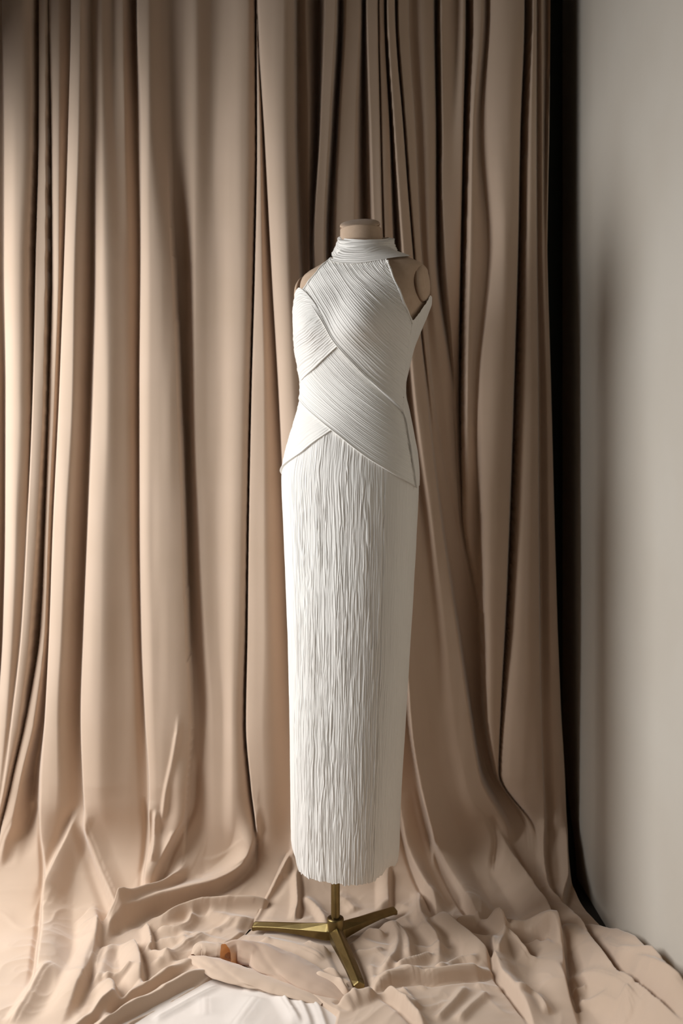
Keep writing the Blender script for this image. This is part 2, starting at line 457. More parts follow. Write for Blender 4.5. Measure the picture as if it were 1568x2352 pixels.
# traced ridges of the lower folds: (pixels, width left, width right in mm, height mm, sharpness)
# left / right are seen along the direction of travel on the sheet (towards the room)
STROKES_L = [
 ([(97,1800),(99,1900),(104,2000),(101,2060),(98,2110),(92,2170),(84,2230),(70,2280)], 8, 46, 22),
 ([(0,1990),(14,1940),(45,1880),(80,1830)], 14, 30, 10),
 ([(186,1850),(160,1910),(128,1990),(108,2050),(100,2085)], 14, 34, 22),
 ([(192,1830),(198,1890),(222,1975),(252,2050),(276,2110),(290,2140)], 16, 30, 16),
 ([(344,1830),(346,1900),(338,1990),(333,2050)], 9, 22, 16),
 ([(364,1850),(358,1930),(352,1985)], 8, 14, 14),
 ([(436,1740),(430,1850),(402,1915),(372,1970),(346,2030),(332,2052)], 30, 10, 26),
 ([(405,1900),(385,1960),(372,2010)], 8, 8, 8),
 ([(418,1640),(405,1720),(385,1820),(375,1900)], 6, 10, 12),
 # the two rolls that run from the hanging folds to the left across the floor
 ([(592,1850),(586,1905),(562,1978),(505,2022),(425,2052),(345,2078),(285,2105),(248,2128),(234,2160)], 34, 13, 36),
 ([(424,1975),(408,2003),(345,2050),(285,2088),(246,2120)], 16, 14, 34),
 ([(440,1985),(470,1995),(530,1975),(575,1930)], 60, 60, -10),
 ([(195,2080),(208,2078),(221,2100),(223,2145),(215,2190),(196,2240),(170,2290),(140,2340)], 36, 12, 20),
 ([(118,2228),(92,2255),(62,2300),(25,2350)], 16, 24, 13),
 ([(305,2162),(318,2195),(324,2240),(322,2270)], 30, 8, 20),
 ([(240,2172),(225,2205),(220,2262)], 10, 24, 14),
 ([(236,2255),(262,2275),(258,2310),(228,2345)], 30, 12, 18),
 ([(300,2235),(276,2250),(236,2256)], 12, 10, 12),
 ([(335,2125),(346,2160),(346,2185),(325,2190)], 14, 8, 16),
 ([(640,2072),(560,2068),(480,2072),(420,2088),(370,2108),(330,2100)], 14, 18, 26),
 ([(445,2090),(440,2112),(420,2135),(390,2142),(350,2142)], 12, 14, 14),
 ([(475,2100),(540,2120),(580,2128)], 20, 22, 9),
 ([(400,2215),(360,2200),(322,2190)], 16, 12, 12),
 ([(430,2165),(380,2170),(345,2172)], 16, 16, 8),
 ([(470,2150),(420,2185),(350,2232)], 18, 14, 9),
 ([(450,2206),(400,2235),(330,2278),(250,2322),(180,2362),(120,2400)], 18, 8, 15),
 ([(490,2228),(430,2255),(350,2298),(270,2340),(190,2385)], 22, 9, 17),
]
STROKES_R = [
 ([(690,1905),(664,1965),(640,2010),(603,2075),(566,2130),(530,2165)], 30, 14, 10),
 ([(650,1960),(655,2000),(653,2020)], 14, 12, 8),
 ([(680,1995),(683,2040),(684,2085),(676,2120)], 14, 8, 14),
 ([(690,2060),(716,2085),(738,2112),(752,2130)], 12, 18, 14),
 ([(892,1990),(892,2060),(894,2095)], 24, 8, 12),
 ([(770,2060),(800,2080),(815,2100)], 20, 20, 9),
 ([(918,1840),(928,1915),(946,1975),(972,2035),(998,2080),(1004,2100)], 7, 26, 28),
 ([(1004,2100),(1040,2134),(1090,2172),(1135,2215)], 36, 8, 22),
 ([(966,1800),(986,1895),(1012,1968),(1050,2045),(1095,2110),(1112,2128)], 8, 44, 26),
 ([(1112,2128),(1160,2142),(1215,2150),(1270,2160),(1287,2190)], 8, 44, 28),
 ([(1104,2123),(1136,2138),(1178,2166),(1215,2205),(1240,2215)], 20, 10, 20),
 ([(1038,2132),(1070,2124),(1104,2122)], 14, 10, 14),
 ([(1118,1880),(1140,1905),(1176,1960),(1226,2050),(1262,2110),(1285,2165),(1295,2215),(1297,2257),(1312,2308),(1330,2360)], 50, 7, 26),
 ([(1120,1870),(1140,1930),(1136,1985),(1134,2010)], 14, 14, -12),
 ([(1248,1880),(1250,2000),(1258,2045),(1284,2089)], 14, 8, 14),
 ([(1300,1900),(1303,2010),(1294,2060),(1287,2092)], 16, 8, 18),
 ([(1258,2046),(1313,2114),(1352,2163),(1380,2203),(1410,2247),(1484,2298),(1572,2354)], 42, 6, 22),
 ([(1320,2112),(1380,2146),(1425,2160),(1470,2190),(1505,2222),(1550,2262),(1600,2300)], 30, 9, 18),
 ([(1370,2170),(1400,2200),(1440,2218),(1500,2225),(1540,2250)], 12, 14, 12),
 ([(1404,2214),(1450,2232),(1510,2262),(1568,2282)], 12, 12, 14),
 ([(1430,2262),(1480,2275),(1530,2290),(1580,2300)], 12, 20, 12),
 ([(1300,2246),(1360,2272),(1430,2312),(1480,2350)], 10, 16, 9),
 ([(1310,2284),(1350,2285)], 10, 10, 7),
 ([(1320,2312),(1380,2322),(1420,2345)], 10, 14, 9),
 ([(1432,2318),(1440,2340),(1452,2362)], 22, 12, 10),
 # centre, around the stand
 ([(836,2286),(866,2266),(932,2251),(1010,2250),(1092,2241),(1138,2228)], 6, 34, 24),
 ([(1130,2152),(1135,2215),(1146,2244),(1178,2284),(1215,2335),(1228,2362)], 6, 30, 20),
 ([(1160,2160),(1150,2200),(1140,2222)], 10, 8, 10),
 ([(964,2043),(964,2100),(980,2143),(1006,2178),(1006,2214),(992,2236)], 18, 16, 15),
 ([(892,2124),(916,2142),(936,2174),(940,2212)], 16, 14, 15),
 ([(872,2126),(902,2146),(912,2170),(905,2206),(870,2246)], 14, 12, 13),
 ([(800,2152),(850,2154),(884,2164)], 10, 12, 9),
 ([(812,2196),(850,2196),(880,2190)], 10, 12, 7),
 ([(905,2230),(948,2218),(990,2200),(998,2198)], 16, 10, 15),
 ([(1000,2248),(1040,2222),(1056,2214),(1100,2222)], 16, 12, 12),
 ([(880,2280),(912,2302),(944,2332),(975,2362)], 8, 16, 18),
 ([(778,2312),(815,2292),(850,2286),(868,2290)], 24, 10, 16),
 ([(920,2278),(932,2296),(960,2330)], 10, 10, 9),
 ([(1070,2275),(1050,2300),(1000,2352)], 14, 12, 9),
 ([(1120,2290),(1080,2320),(1050,2352)], 16, 12, 8),
 ([(1180,2302),(1220,2300),(1260,2345)], 10, 14, 10),
 ([(700,2178),(740,2192),(790,2190)], 16, 14, 9),
 ([(760,2140),(720,2150),(640,2150),(590,2150)], 12, 16, 9),
 ([(600,2170),(680,2190),(745,2212)], 18, 18, 8),
 ([(720,2250),(770,2265),(810,2285)], 12, 10, 14),
 ([(745,2238),(790,2250),(818,2266)], 10, 10, 10),
]
STROKES_R += [
 ([(1036,2140),(1062,2146),(1090,2154),(1122,2162)], 9, 9, -16),
 ([(1178,2172),(1215,2172),(1240,2180),(1252,2196)], 9, 9, -14),
 ([(1354,2172),(1372,2196),(1392,2222),(1412,2250)], 8, 8, -12),
 ([(1296,2258),(1310,2290),(1330,2340)], 9, 9, -10),
 ([(960,2268),(1000,2264),(1040,2256)], 8, 8, -10),
]
STROKES_F = [
 ([(560,2262),(640,2275),(660,2300),(690,2350)], 20, 10, 10),
 ([(670,2282),(690,2300),(705,2330),(716,2362)], 18, 10, 8),
 ([(706,2290),(730,2310),(744,2345),(755,2380)], 18, 10, 8),
 ([(500,2262),(430,2300),(350,2345)], 20, 14, 6),
 ([(590,2290),(560,2330),(540,2360)], 26, 26, 4),
 ([(470,2290),(470,2340)], 20, 26, 3),
]


def random_creases(n, x0, x1, y0, y1, lean, seed):
    r = np.random.default_rng(seed)
    out = []
    for k in range(n):
        x, y = r.uniform(x0, x1), r.uniform(y0, y1)
        a = math.radians(lean + r.normal(0, 28))
        L = r.uniform(60, 140)
        b = r.normal(0, 0.25)
        pts = [(x + L * t * math.cos(a + b * t), y + 0.55 * L * t * math.sin(a + b * t)) for t in (0, 0.33, 0.66, 1)]
        w = r.uniform(7, 14)
        out.append((pts, w, w * r.uniform(0.6, 1.2), r.uniform(3, 5.5)))
    return out


STROKES_L += random_creases(9, 240, 560, 2095, 2230, 150, 3)
STROKES_R += random_creases(9, 820, 1100, 2130, 2330, 55, 8)
STROKES_R += random_creases(6, 560, 800, 2120, 2290, 25, 9)


def wall_ramp(X, y):
    """the cloth is heaped up against the right wall"""
    return np.interp(y, [1.7, 1.9, 2.1, 2.25, 2.34], [.16, .13, .072, .028, 0]) * sstep(0.17, 0.0, XW - X) ** 1.3


def px_cloth(x, y, dl, wall):
    q = px_sheet(x, y, dl)
    if wall:
        extra = 0.0
        for k in range(12):
            yy = sweep(np.array([q[0]]), np.array([q[1]]))[0][0]
            extra = 0.5 * extra + 0.5 * float(wall_ramp(np.array(min(q[0], XW)), yy))
            q = px_sheet(x, y, dl + extra)
    return q


def eval_strokes(strokes, X, U, wall=False):
    Ht = np.zeros_like(X)
    Kp = np.zeros_like(X)
    Gr = np.zeros_like(X)
    for pts, wl, wr, hh in strokes:
        wl, wr, hh = wl / 1000, wr / 1000, hh / 1000
        P = np.array([px_cloth(x, y, max(hh, 0) * 0.9, wall) for x, y in pts])
        # smooth resample (Catmull-like by pchip over chord length)
        L = np.concatenate([[0], np.cumsum(np.hypot(*np.diff(P, axis=0).T))])
        if L[-1] < 1e-4:
            continue
        L = L + np.arange(len(L)) * 1e-6
        nn = max(8, min(40, int(L[-1] / 0.012)))
        tt = np.linspace(0, L[-1], nn)
        if len(P) > 2:
            P = np.stack([pchip(L, P[:, 0], tt), pchip(L, P[:, 1], tt)], 1)
        else:
            P = np.stack([np.interp(tt, L, P[:, 0]), np.interp(tt, L, P[:, 1])], 1)
        wl0, wr0 = wl, wr
        wl, wr = wl * (1.6 if wl >= wr * 0.6 else 1.0), wr * (1.6 if wr >= wl * 0.6 else 1.0)
        w = max(wl, wr) * 1.6
        m = (X > P[:, 0].min() - w) & (X < P[:, 0].max() + w) & (U > P[:, 1].min() - w) & (U < P[:, 1].max() + w)
        if not m.any():
            continue
        x, u = X[m], U[m]
        best = np.full(x.shape, 9.0)
        side = np.zeros(x.shape)
        tpos = np.zeros(x.shape)
        for k in range(nn - 1):
            a, b = P[k], P[k + 1]
            d = b - a
            l2 = d @ d + 1e-12
            t = np.clip(((x - a[0]) * d[0] + (u - a[1]) * d[1]) / l2, 0, 1)
            ex, eu = x - (a[0] + t * d[0]), u - (a[1] + t * d[1])
            dist = np.hypot(ex, eu)
            s = d[0] * eu - d[1] * ex   # >0 : to the viewer's left when travelling in +u
            q = dist < best
            best[q] = dist[q]
            side[q] = s[q]
            tpos[q] = (k + t[q]) / (nn - 1)
        # travelling towards the room (+u) on a sheet seen from the room: +X is on the viewer's right
        W = np.where(side > 0, wl, wr)
        r = np.clip(best / W, 0, 1)
        asym = max(wl0, wr0) > 2.2 * min(wl0, wr0)
        pr = (1 - r) ** 1.7 * (1 - np.exp(-((r + 0.12) / 0.1) ** 2)) / 0.763
        pr = np.minimum(pr, 1.0 - 0.5 * (r / 0.25) ** 2 * (r < 0.25))
        if asym:
            wide = (side > 0) == (wl > wr)
            pr = np.where(wide, (1 - r * r) ** 1.6, pr)
        tap = sstep(0, 0.22, tpos) * sstep(1, 0.78, tpos)
        Ht[m] += hh * np.clip(pr, 0, 1) * (0.06 + 0.94 * tap)
        if max(wl, wr) > 1.7 * min(wl, wr) and hh > 0:
            wn = min(wl, wr)
            onn = (side > 0) == (wl < wr)
            kk = np.where(onn, np.exp(-(best / (2.2 * wn)) ** 2), 0) * tap
            Kp[m] = np.maximum(Kp[m], kk)
            gg = np.where(onn, np.exp(-((best - 1.5 * wn) / (0.8 * wn)) ** 2), 0) * tap * min(hh * 0.5, 0.009)
            Gr[m] = np.maximum(Gr[m], gg)
    return Ht, Kp, Gr


def drape(Hm, keep, sag=0.0004, it=70):
    """let the cloth hang like a membrane between the crests it rests on"""
    h = Hm.copy()
    for k in range(it):
        p = np.pad(h, 1, mode='edge')
        av = 0.25 * (p[:-2, 1:-1] + p[2:, 1:-1] + p[1:-1, :-2] + p[1:-1, 2:])
        h = np.maximum(Hm, av - sag)
    fill = (h - Hm) * (1 - keep)
    out = Hm + fill
    for k in range(2):
        p = np.pad(out, 1, mode='edge')
        out = 0.5 * out + 0.125 * (p[:-2, 1:-1] + p[2:, 1:-1] + p[1:-1, :-2] + p[1:-1, 2:])
    return out


def crumple(X, U, seed):
    """soft irregular wrinkles of cloth lying on the floor"""
    wx = X + 0.05 * vnoise(X * 9, U * 9, seed + 5)
    wu = U + 0.05 * vnoise(X * 9, U * 9, seed + 6)
    a = 1 - np.abs(vnoise(wx * 15, wu * 15, seed))
    b = 1 - np.abs(vnoise(wx * 31 + 3, wu * 31, seed + 1))
    c = fbm(X * 8, U * 8, seed + 2, 2)
    return 0.0022 * a ** 3 + 0.0007 * b ** 3 + 0.003 * c


FEET = [world_at(825, 2283, 2.06), world_at(905, 2106, 2.425), world_at(582, 2142, 2.34)]
HUB = np.array([-0.0147, 2.27, 0.0])
BASE_LIFT = 0.012
_fz = BASE_LIFT - 0.003


def leg_flatten(y, X, z, add):
    """keep the cloth under the stand where the stand presses it down"""
    k = np.ones_like(X)
    for f in FEET:
        # distance to the leg's line
        a = HUB[:2]
        d = f[:2] - a
        t = np.clip(((X - a[0]) * d[0] + (y - a[1]) * d[1]) / (d @ d), 0, 1.02)
        dist = np.hypot(X - (a[0] + t * d[0]), y - (a[1] + t * d[1]))
        wid = 0.026
        lim = sstep(wid * 0.5, wid * 1.6, dist)
        k = np.minimum(k, np.maximum(lim, np.where(t < 0.85, 0.35 + 0.0 * t, 0.0)))
    return k


def build_sheet(folds, strokes, left_b, right_b, ncol, seed, lift, lip_l, lip_r, u1, wall=False):
    # rows: dense where the cloth lies, coarse where it hangs
    ul = -0.25
    top = ZTOP
    rows = np.concatenate([np.linspace(-(top - 0.22) - 0.17, -0.42, 150, endpoint=False),
                           np.linspace(-0.42, u1, int((u1 + 0.42) / 0.0034))])
    nr = len(rows)
    X = np.zeros((nr, ncol))
    U = np.repeat(rows[:, None], ncol, 1)
    D = np.zeros((nr, ncol))
    v = np.linspace(0, 1, ncol)
    for i, u in enumerate(rows):
        xa = np.interp(u, left_b[:, 1], left_b[:, 0])
        xb = np.interp(u, right_b[:, 1], right_b[:, 0])
        X[i] = xa + (xb - xa) * v
        ym, zm, _, _ = sweep(np.array([0.5 * (xa + xb)]), np.array([u]))
        d = ym[0] - 0.03
        yp = HY - F * (zm[0] - H) / d
        Xk, dk = folds.at(yp)
        base = pchip(Xk, dk, np.clip(X[i], Xk[0], Xk[-1]))
        fade = 1 - float(sstep(1840, 2020, yp))
        D[i] = base * fade
        U[i] += 0
    low = sstep(-0.32, 0.02, U)
    ST, KP, GR = eval_strokes(strokes, X, U, wall)
    ST = ST + sstep(-0.12, 0.1, U) * crumple(X, U, seed)
    i0 = int(np.searchsorted(rows, -0.40))
    ST[i0:] = drape(ST[i0:], KP[i0:])
    D += (0.65 + 0.75 * low) * ST - GR + 0.009 * sstep(-0.1, 0.12, U)
    if wall:
        yy = sweep(X, U)[0]
        D += wall_ramp(X, yy)
    D += (1 - low) * 0.0022 * fbm(X * 22, U * 1.6, seed + 9, 2)
    D += lift
    y, z, ny, nz = sweep(X, U)
    k = leg_flatten(y, X, z, D)
    k = 1 - (1 - k) * sstep(0.05, 0.02, z)
    D = D * k + 0.002 * (1 - k)
    # soft rims
    W = X[:, -1:] - X[:, :1]
    e = v[None, :] * W
    if lip_l:
        D -= (lip_l + 0.006) * (1 - sstep(0, 0.010, e))
    if lip_r:
        D -= (lip_r + 0.006) * (1 - sstep(0, 0.010, W - e))
    D = np.where(z < 0.02, np.maximum(D, 0.001), D)
    P = np.stack([X, y + ny * D, z + nz * D], -1)
    P[..., 0] = np.minimum(P[..., 0], XW - 0.0006)
    return P


def bound(pts, dl=0.02):
    a = np.array([px_sheet(x, y, dl) for x, y in pts])
    return a[np.argsort(a[:, 1])]


B_MID = [(588.5,0),(604,300),(619,570),(637,900),(650,1200),(658,1450),(668,1650),(676,1820),(682,1900),(664,1950),(638,1995),(600,2072),(556,2138),(515,2166)]
bl_left = np.array([[-1.12, -9], [-1.12, 9]])
bl_right = bound(B_MID + [(490,2200),(500,2228),(420,2275),(330,2325),(262,2368),(180,2420)])
bl_right_ext = bl_right.copy()
P = build_sheet(FL, STROKES_L, bl_left, bl_right_ext + np.array([[0.02, 0]]) * (bl_right_ext[:, 1:] < 0.1), 440, 11, 0.0, 0.0, 0.004, 1.0)
o = grid_obj('curtain', P, M_CURT, flip=True)
tag(o, 'wide beige velvet curtain on the left, lit pale, pooling over the floor', 'curtain')

br_left = bound(B_MID + [(530,2190),(585,2215),(650,2245),(720,2285),(770,2318),(760,2352),(740,2420)], 0.02)
br_right = bound([(1264,0),(1262,300),(1258,570),(1267,900),(1275,1200),(1282,1450),(1291,1650),(1300,1800),(1305,1900),(1310,1980)], 0.02)
bb = br_right.tolist()
for x, y in [(1314,2040),(1330,2080),(1355,2115),(1382,2140)]:
    bb.append(list(px_sheet(x, y, 0.004)))
bb.append([XW, px_sheet(1408, 2152)[1]])
bb.append([XW, 0.5])
bb.append([XW, 1.2])
br_right = np.array(bb)
br_right = br_right[np.argsort(br_right[:, 1])]
P = build_sheet(FR, STROKES_R, br_left, br_right, 430, 23, 0.006, 0.006, 0.0, 0.98, True)
o = grid_obj('curtain', P, M_CURT, flip=True)
tag(o, 'gathered darker beige curtain right of centre, hanging behind the ivory dress', 'curtain')

# pale cloth lying in the foreground under the roll
rows = np.linspace(px_sheet(600, 2205)[1], px_sheet(600, 2420)[1], 150)
fl = bound([(470,2205),(500,2225),(400,2275),(310,2325),(240,2368),(150,2425)], 0.0)
frr = bound([(600,2205),(660,2235),(730,2280),(800,2318),(800,2352),(790,2425)], 0.0)
X = np.zeros((150, 200))
U = np.repeat(rows[:, None], 200, 1)
for i, u in enumerate(rows):
    xa = np.interp(u, fl[:, 1], fl[:, 0]) - 0.03
    xb = np.interp(u, frr[:, 1], frr[:, 0]) + 0.01
    X[i] = np.linspace(xa, xb, 200)
ST, KP, GR = eval_strokes(STROKES_F, X, U)
D = drape(ST, KP, it=40) + 0.3 * crumple(X, U, 41) + 0.002
y, z, ny, nz = sweep(X, U)
k = leg_flatten(y, X, z, D)
D = D * k + 0.001
P = np.stack([X, y + ny * D, z + nz * D], -1)
o = grid_obj('floor_cloth', P, M_LIGHT, flip=True)
tag(o, 'pale cream cloth lying flat in front, below the fabric roll', 'cloth')


# ---------------------------------------------------------------- rolled end of fabric on the floor
def loft(name, centers, hw, hh, mat, parent=None, nseg=40, noise=0.0, seed=0, open_start=False, flat=0.0):
    """soft tube on the floor: centre line, half width, half height"""
    centers = np.array(centers, float)
    L = np.concatenate([[0], np.cumsum(np.linalg.norm(np.diff(centers, axis=0), axis=1))])
    n = 60
    t = np.linspace(0, L[-1], n)
    cc = np.stack([pchip(L, centers[:, k], t) for k in range(3)], 1)
    a = pchip(L, np.array(hw, float), t)
    b = pchip(L, np.array(hh, float), t)
    tg = np.gradient(cc, axis=0)
    tg /= np.linalg.norm(tg, axis=1, keepdims=True)
    sd = np.stack([tg[:, 1], -tg[:, 0], 0 * t], 1)
    sd /= np.linalg.norm(sd, axis=1, keepdims=True)
    up = np.cross(sd, tg)
    th = np.linspace(0, 2 * math.pi, nseg, endpoint=False)
    T, TH = np.meshgrid(t, th, indexing='ij')
    rr = 1 + noise * (fbm(T * 24, TH * 1.3, seed, 2) - 1.6 * np.exp(-((np.sin(TH * 0.5 - 0.55 + 6 * (T - 0.12)) ) / 0.10) ** 2) * sstep(0.02, 0.09, T) + 0.8 * vnoise(T * 9, TH * 2.2, seed + 8) + 0.7 * (1 - np.abs(vnoise(T * 40, TH * 1.0 + T * 12, seed + 3))) ** 3)
    Pp = cc[:, None, :] + (rr * a[:, None] * np.cos(TH))[..., None] * sd[:, None, :] + (rr * b[:, None] * np.sin(TH))[..., None] * up[:, None, :]
    Pp[..., 2] = np.maximum(Pp[..., 2], 0.003)
    return grid_obj(name, Pp, mat, parent, wrap=True)


def fl_pt(x, y, z):
    d = (H - z) * F / (y - HY)
    return np.array([(x - CX) * d / F, d, z])


roll = empty('fabric_roll', tuple(fl_pt(620, 2230, 0.0)), 'rolled fabric end with open orange-lit tube mouth, lying before the brass stand', 'fabric')
loft('tube', [(-.268, 2.168, .030), (-.244, 2.188, .030), (-.205, 2.186, .027), (-.150, 2.150, .022), (-.095, 2.105, .019), (-.040, 2.062, .015), (.012, 2.024, .007)],
     [0.018, 0.022, 0.036, 0.048, 0.046, 0.034, 0.010], [0.027, 0.026, 0.021, 0.016, 0.014, 0.012, 0.005], M_ROLL, roll, 64, 0.07, 3)
loft('hem_flap', [fl_pt(436, 2203, 0.014), fl_pt(470, 2212, 0.018), fl_pt(520, 2232, 0.017), fl_pt(575, 2250, 0.014), fl_pt(640, 2268, 0.012), fl_pt(700, 2288, 0.010), fl_pt(740, 2308, 0.006)],
     [0.006, 0.024, 0.034, 0.032, 0.026, 0.020, 0.006], [0.008, 0.012, 0.011, 0.009, 0.008, 0.007, 0.004], M_CURT, roll, 48, 0.10, 8)
loft('back_flap', [fl_pt(445, 2200, 0.014), fl_pt(464, 2184, 0.020), fl_pt(500, 2184, 0.020), fl_pt(530, 2196, 0.012)],
     [0.008, 0.022, 0.022, 0.01], [0.010, 0.018, 0.018, 0.008], M_CURT, roll, 32, 0.12, 5)

# ---------------------------------------------------------------- body shape shared by the form and the dress
Y0 = 2.27
PHI = math.radians(27)
FRONT = np.array([-math.sin(PHI), -math.cos(PHI)])
SIDE = np.array([math.cos(PHI), -math.sin(PHI)])
BODY = [  # row, left column, right column, depth ratio, exponent
 (505,781,874,.95,2.0),(530,781,877,.95,2.0),(560,781,878,.95,2.0),(575,778,884,.9,2.0),(585,768,900,.8,2.0),(592,757,918,.7,2.0),(600,742,938,.62,2.1),
 (610,722,958,.56,2.2),(620,704,975,.53,2.4),(632,692,984,.53,2.5),(650,686,986,.56,2.5),(675,683,985,.6,2.4),(700,679,985,.66,2.3),
 (720,677,979,.7,2.2),(750,677,967,.74,2.2),(780,678,956,.76,2.2),(800,680,949,.75,2.2),(850,688,936,.74,2.2),(890,693,928,.72,2.2),
 (905,692.5,928,.72,2.2),(950,683,938,.73,2.2),(1000,668,948,.75,2.2),(1050,655,957,.76,2.2),(1100,647,960,.77,2.2),(1200,651,956,.78,2.25),
 (1300,655,951,.8,2.3),(1450,661,942,.82,2.3),(1650,666,930,.86,2.3),(1800,668,921,.9,2.3),(1900,669,917,.92,2.3),(2000,671,915,.93,2.3)]
BA = np.array(BODY, float)
NT, NZ = 288, 420
TH = np.linspace(-math.pi, math.pi, NT, endpoint=False)
YPX = np.concatenate([np.linspace(505, 760, 180, endpoint=False), np.linspace(760, 2000, NZ - 180)])
ZT = np.array([zpx(y, Y0) for y in YPX])
RT = np.zeros((NZ, NT))
CT = np.zeros((NZ, 2))
for i, yp in enumerate(YPX):
    xl, xr, ba, ex = [pchip(BA[:, 0], BA[:, k], np.array([yp]))[0] for k in (1, 2, 3, 4)]
    a = (xr - xl) / 2 * Y0 / F
    cx, cy = ((xl + xr) / 2 - CX) * Y0 / F, Y0
    for it in range(12):
        b = a * ba
        r = (np.abs(np.sin(TH) / a) ** ex + np.abs(np.cos(TH) / b) ** ex) ** (-1 / ex)
        bust = math.exp(-((yp - 760) / (64.0 if yp < 760 else 44.0)) ** 2)
        r = r + bust * (0.030 * np.exp(-((TH - 0.5) / 0.40) ** 2) + 0.022 * np.exp(-((TH + 0.5) / 0.46) ** 2))
        r = r + 0.010 * math.exp(-((yp - 1010) / 60.0) ** 2) * np.exp(-(TH / 0.5) ** 2)
        px = cx + r * (np.cos(TH) * FRONT[0] + np.sin(TH) * SIDE[0])
        py = cy + r * (np.cos(TH) * FRONT[1] + np.sin(TH) * SIDE[1])
        q = CX + F * px / py
        w, m = q.max() - q.min(), (q.max() + q.min()) / 2
        a *= (xr - xl) / w
        cx += ((xl + xr) / 2 - m) * Y0 / F
    RT[i] = r
    CT[i] = cx, cy


def ring_r(th, z):
    """radius of the outer shape at polar angle th and height z (arrays)"""
    zi = np.clip(np.interp(-z, -ZT, np.arange(NZ)), 0, NZ - 1.001)
    ti = ((th + math.pi) / (2 * math.pi) * NT) % NT
    i0 = zi.astype(int)
    j0 = ti.astype(int) % NT
    fi, fj = zi - i0, ti - np.floor(ti)
    j1 = (j0 + 1) % NT
    return (RT[i0, j0] * (1 - fi) + RT[i0 + 1, j0] * fi) * (1 - fj) + (RT[i0, j1] * (1 - fi) + RT[i0 + 1, j1] * fi) * fj


def ring_c(z):
    return np.stack([np.interp(-z, -ZT, CT[:, 0]), np.interp(-z, -ZT, CT[:, 1])], -1)


def surf(th, z, off=0.0):
    th, z = np.asarray(th, float), np.asarray(z, float)

    def p(th, z):
        r = ring_r(th, z)
        c = ring_c(z)
        return np.stack([c[..., 0] + r * (np.cos(th) * FRONT[0] + np.sin(th) * SIDE[0]),
                         c[..., 1] + r * (np.cos(th) * FRONT[1] + np.sin(th) * SIDE[1]), z], -1)
    e = 0.012
    P0 = p(th, z)
    n_ = np.cross(p(th + e * 2, z) - p(th - e * 2, z), p(th, z + e) - p(th, z - e))
    n_ /= np.linalg.norm(n_, axis=-1, keepdims=True) + 1e-12
    rad = P0[..., :2] - ring_c(z)
    s = np.sign((n_[..., :2] * rad).sum(-1, keepdims=True) + 1e-12)
    n_ = n_ * s
    n_[..., 2] = np.clip(n_[..., 2], -0.6, 0.6)
    n_ /= np.linalg.norm(n_, axis=-1, keepdims=True) + 1e-12
    return P0 + n_ * np.asarray(off)[..., None]


# pixel -> (theta, z)
_zz = np.linspace(ZT[0], ZT[-1], 300)
_tt = np.linspace(-math.pi, math.pi, 200)
_T, _Z = np.meshgrid(_tt, _zz)
_S = surf(_T, _Z, 0.0 * _T).reshape(-1, 3)
_bvh = BVHTree.FromPolygons([tuple(v) for v in _S], [tuple(q) for q in grid_faces(300, 200)])


def px_body(x, y):
    d = Vector(((x - CX) / F, 1.0, -(y - HY) / F)).normalized()
    o_ = Vector((0, 0, H))
    for k in range(60):
        hit = _bvh.ray_cast(o_, d)
        if hit[0] is not None:
            h = hit[0]
            c = ring_c(np.array(h.z))
            v = np.array([h.x, h.y]) - c
            return math.atan2(v @ SIDE, v @ FRONT), h.z
        x += 1.0 if x < 810 else -1.0
        d = Vector(((x - CX) / F, 1.0, -(y - HY) / F)).normalized()
    raise RuntimeError('no hit')


def curve(pts, extra=None):
    """polyline of pixels -> function v in 0..1 -> (theta, z)"""
    a = []
    for p in pts:
        if len(p) == 3:      # (x, y, theta shift)
            t, z = px_body(p[0], p[1])
            a.append((t + p[2], z))
        else:
            a.append(px_body(*p))
    a = np.array(a)
    d = np.concatenate([[0], np.cumsum(np.hypot(np.diff(a[:, 0]) * 0.14, np.diff(a[:, 1])))])
    d = d / d[-1] + np.arange(len(d)) * 1e-7

    def f(v):
        return np.stack([pchip(d, a[:, 0], v), pchip(d, a[:, 1], v)], -1)
    return f


def pleats(v, t, n, seed, wob=0.16):
    """0..1 ridged pleat profile, n pleats across v, wandering with t"""
    ph = v * n + wob * fbm(v * n * 0.22, t * 3.0, seed, 2) * 1.6 + 0.25 * vnoise(v * n * 0.9, t * 7, seed + 4)
    a = np.abs(np.sin(math.pi * ph))
    amp = 0.65 + 0.5 * vnoise(np.floor(ph) * 1.7, t * 4, seed + 7)
    return (1 - (1 - a) ** 1.6) * np.clip(amp, 0.2, 1.3)


def pxcurve(pts, v):
    a = np.array([p if len(p) == 3 else (p[0], p[1], 0.0) for p in pts], float)
    d = np.concatenate([[0], np.cumsum(np.hypot(*np.diff(a[:, :2], axis=0).T))])
    d = d / d[-1] + np.arange(len(d)) * 1e-7
    return np.stack([pchip(d, a[:, k], v) for k in range(3)], -1)


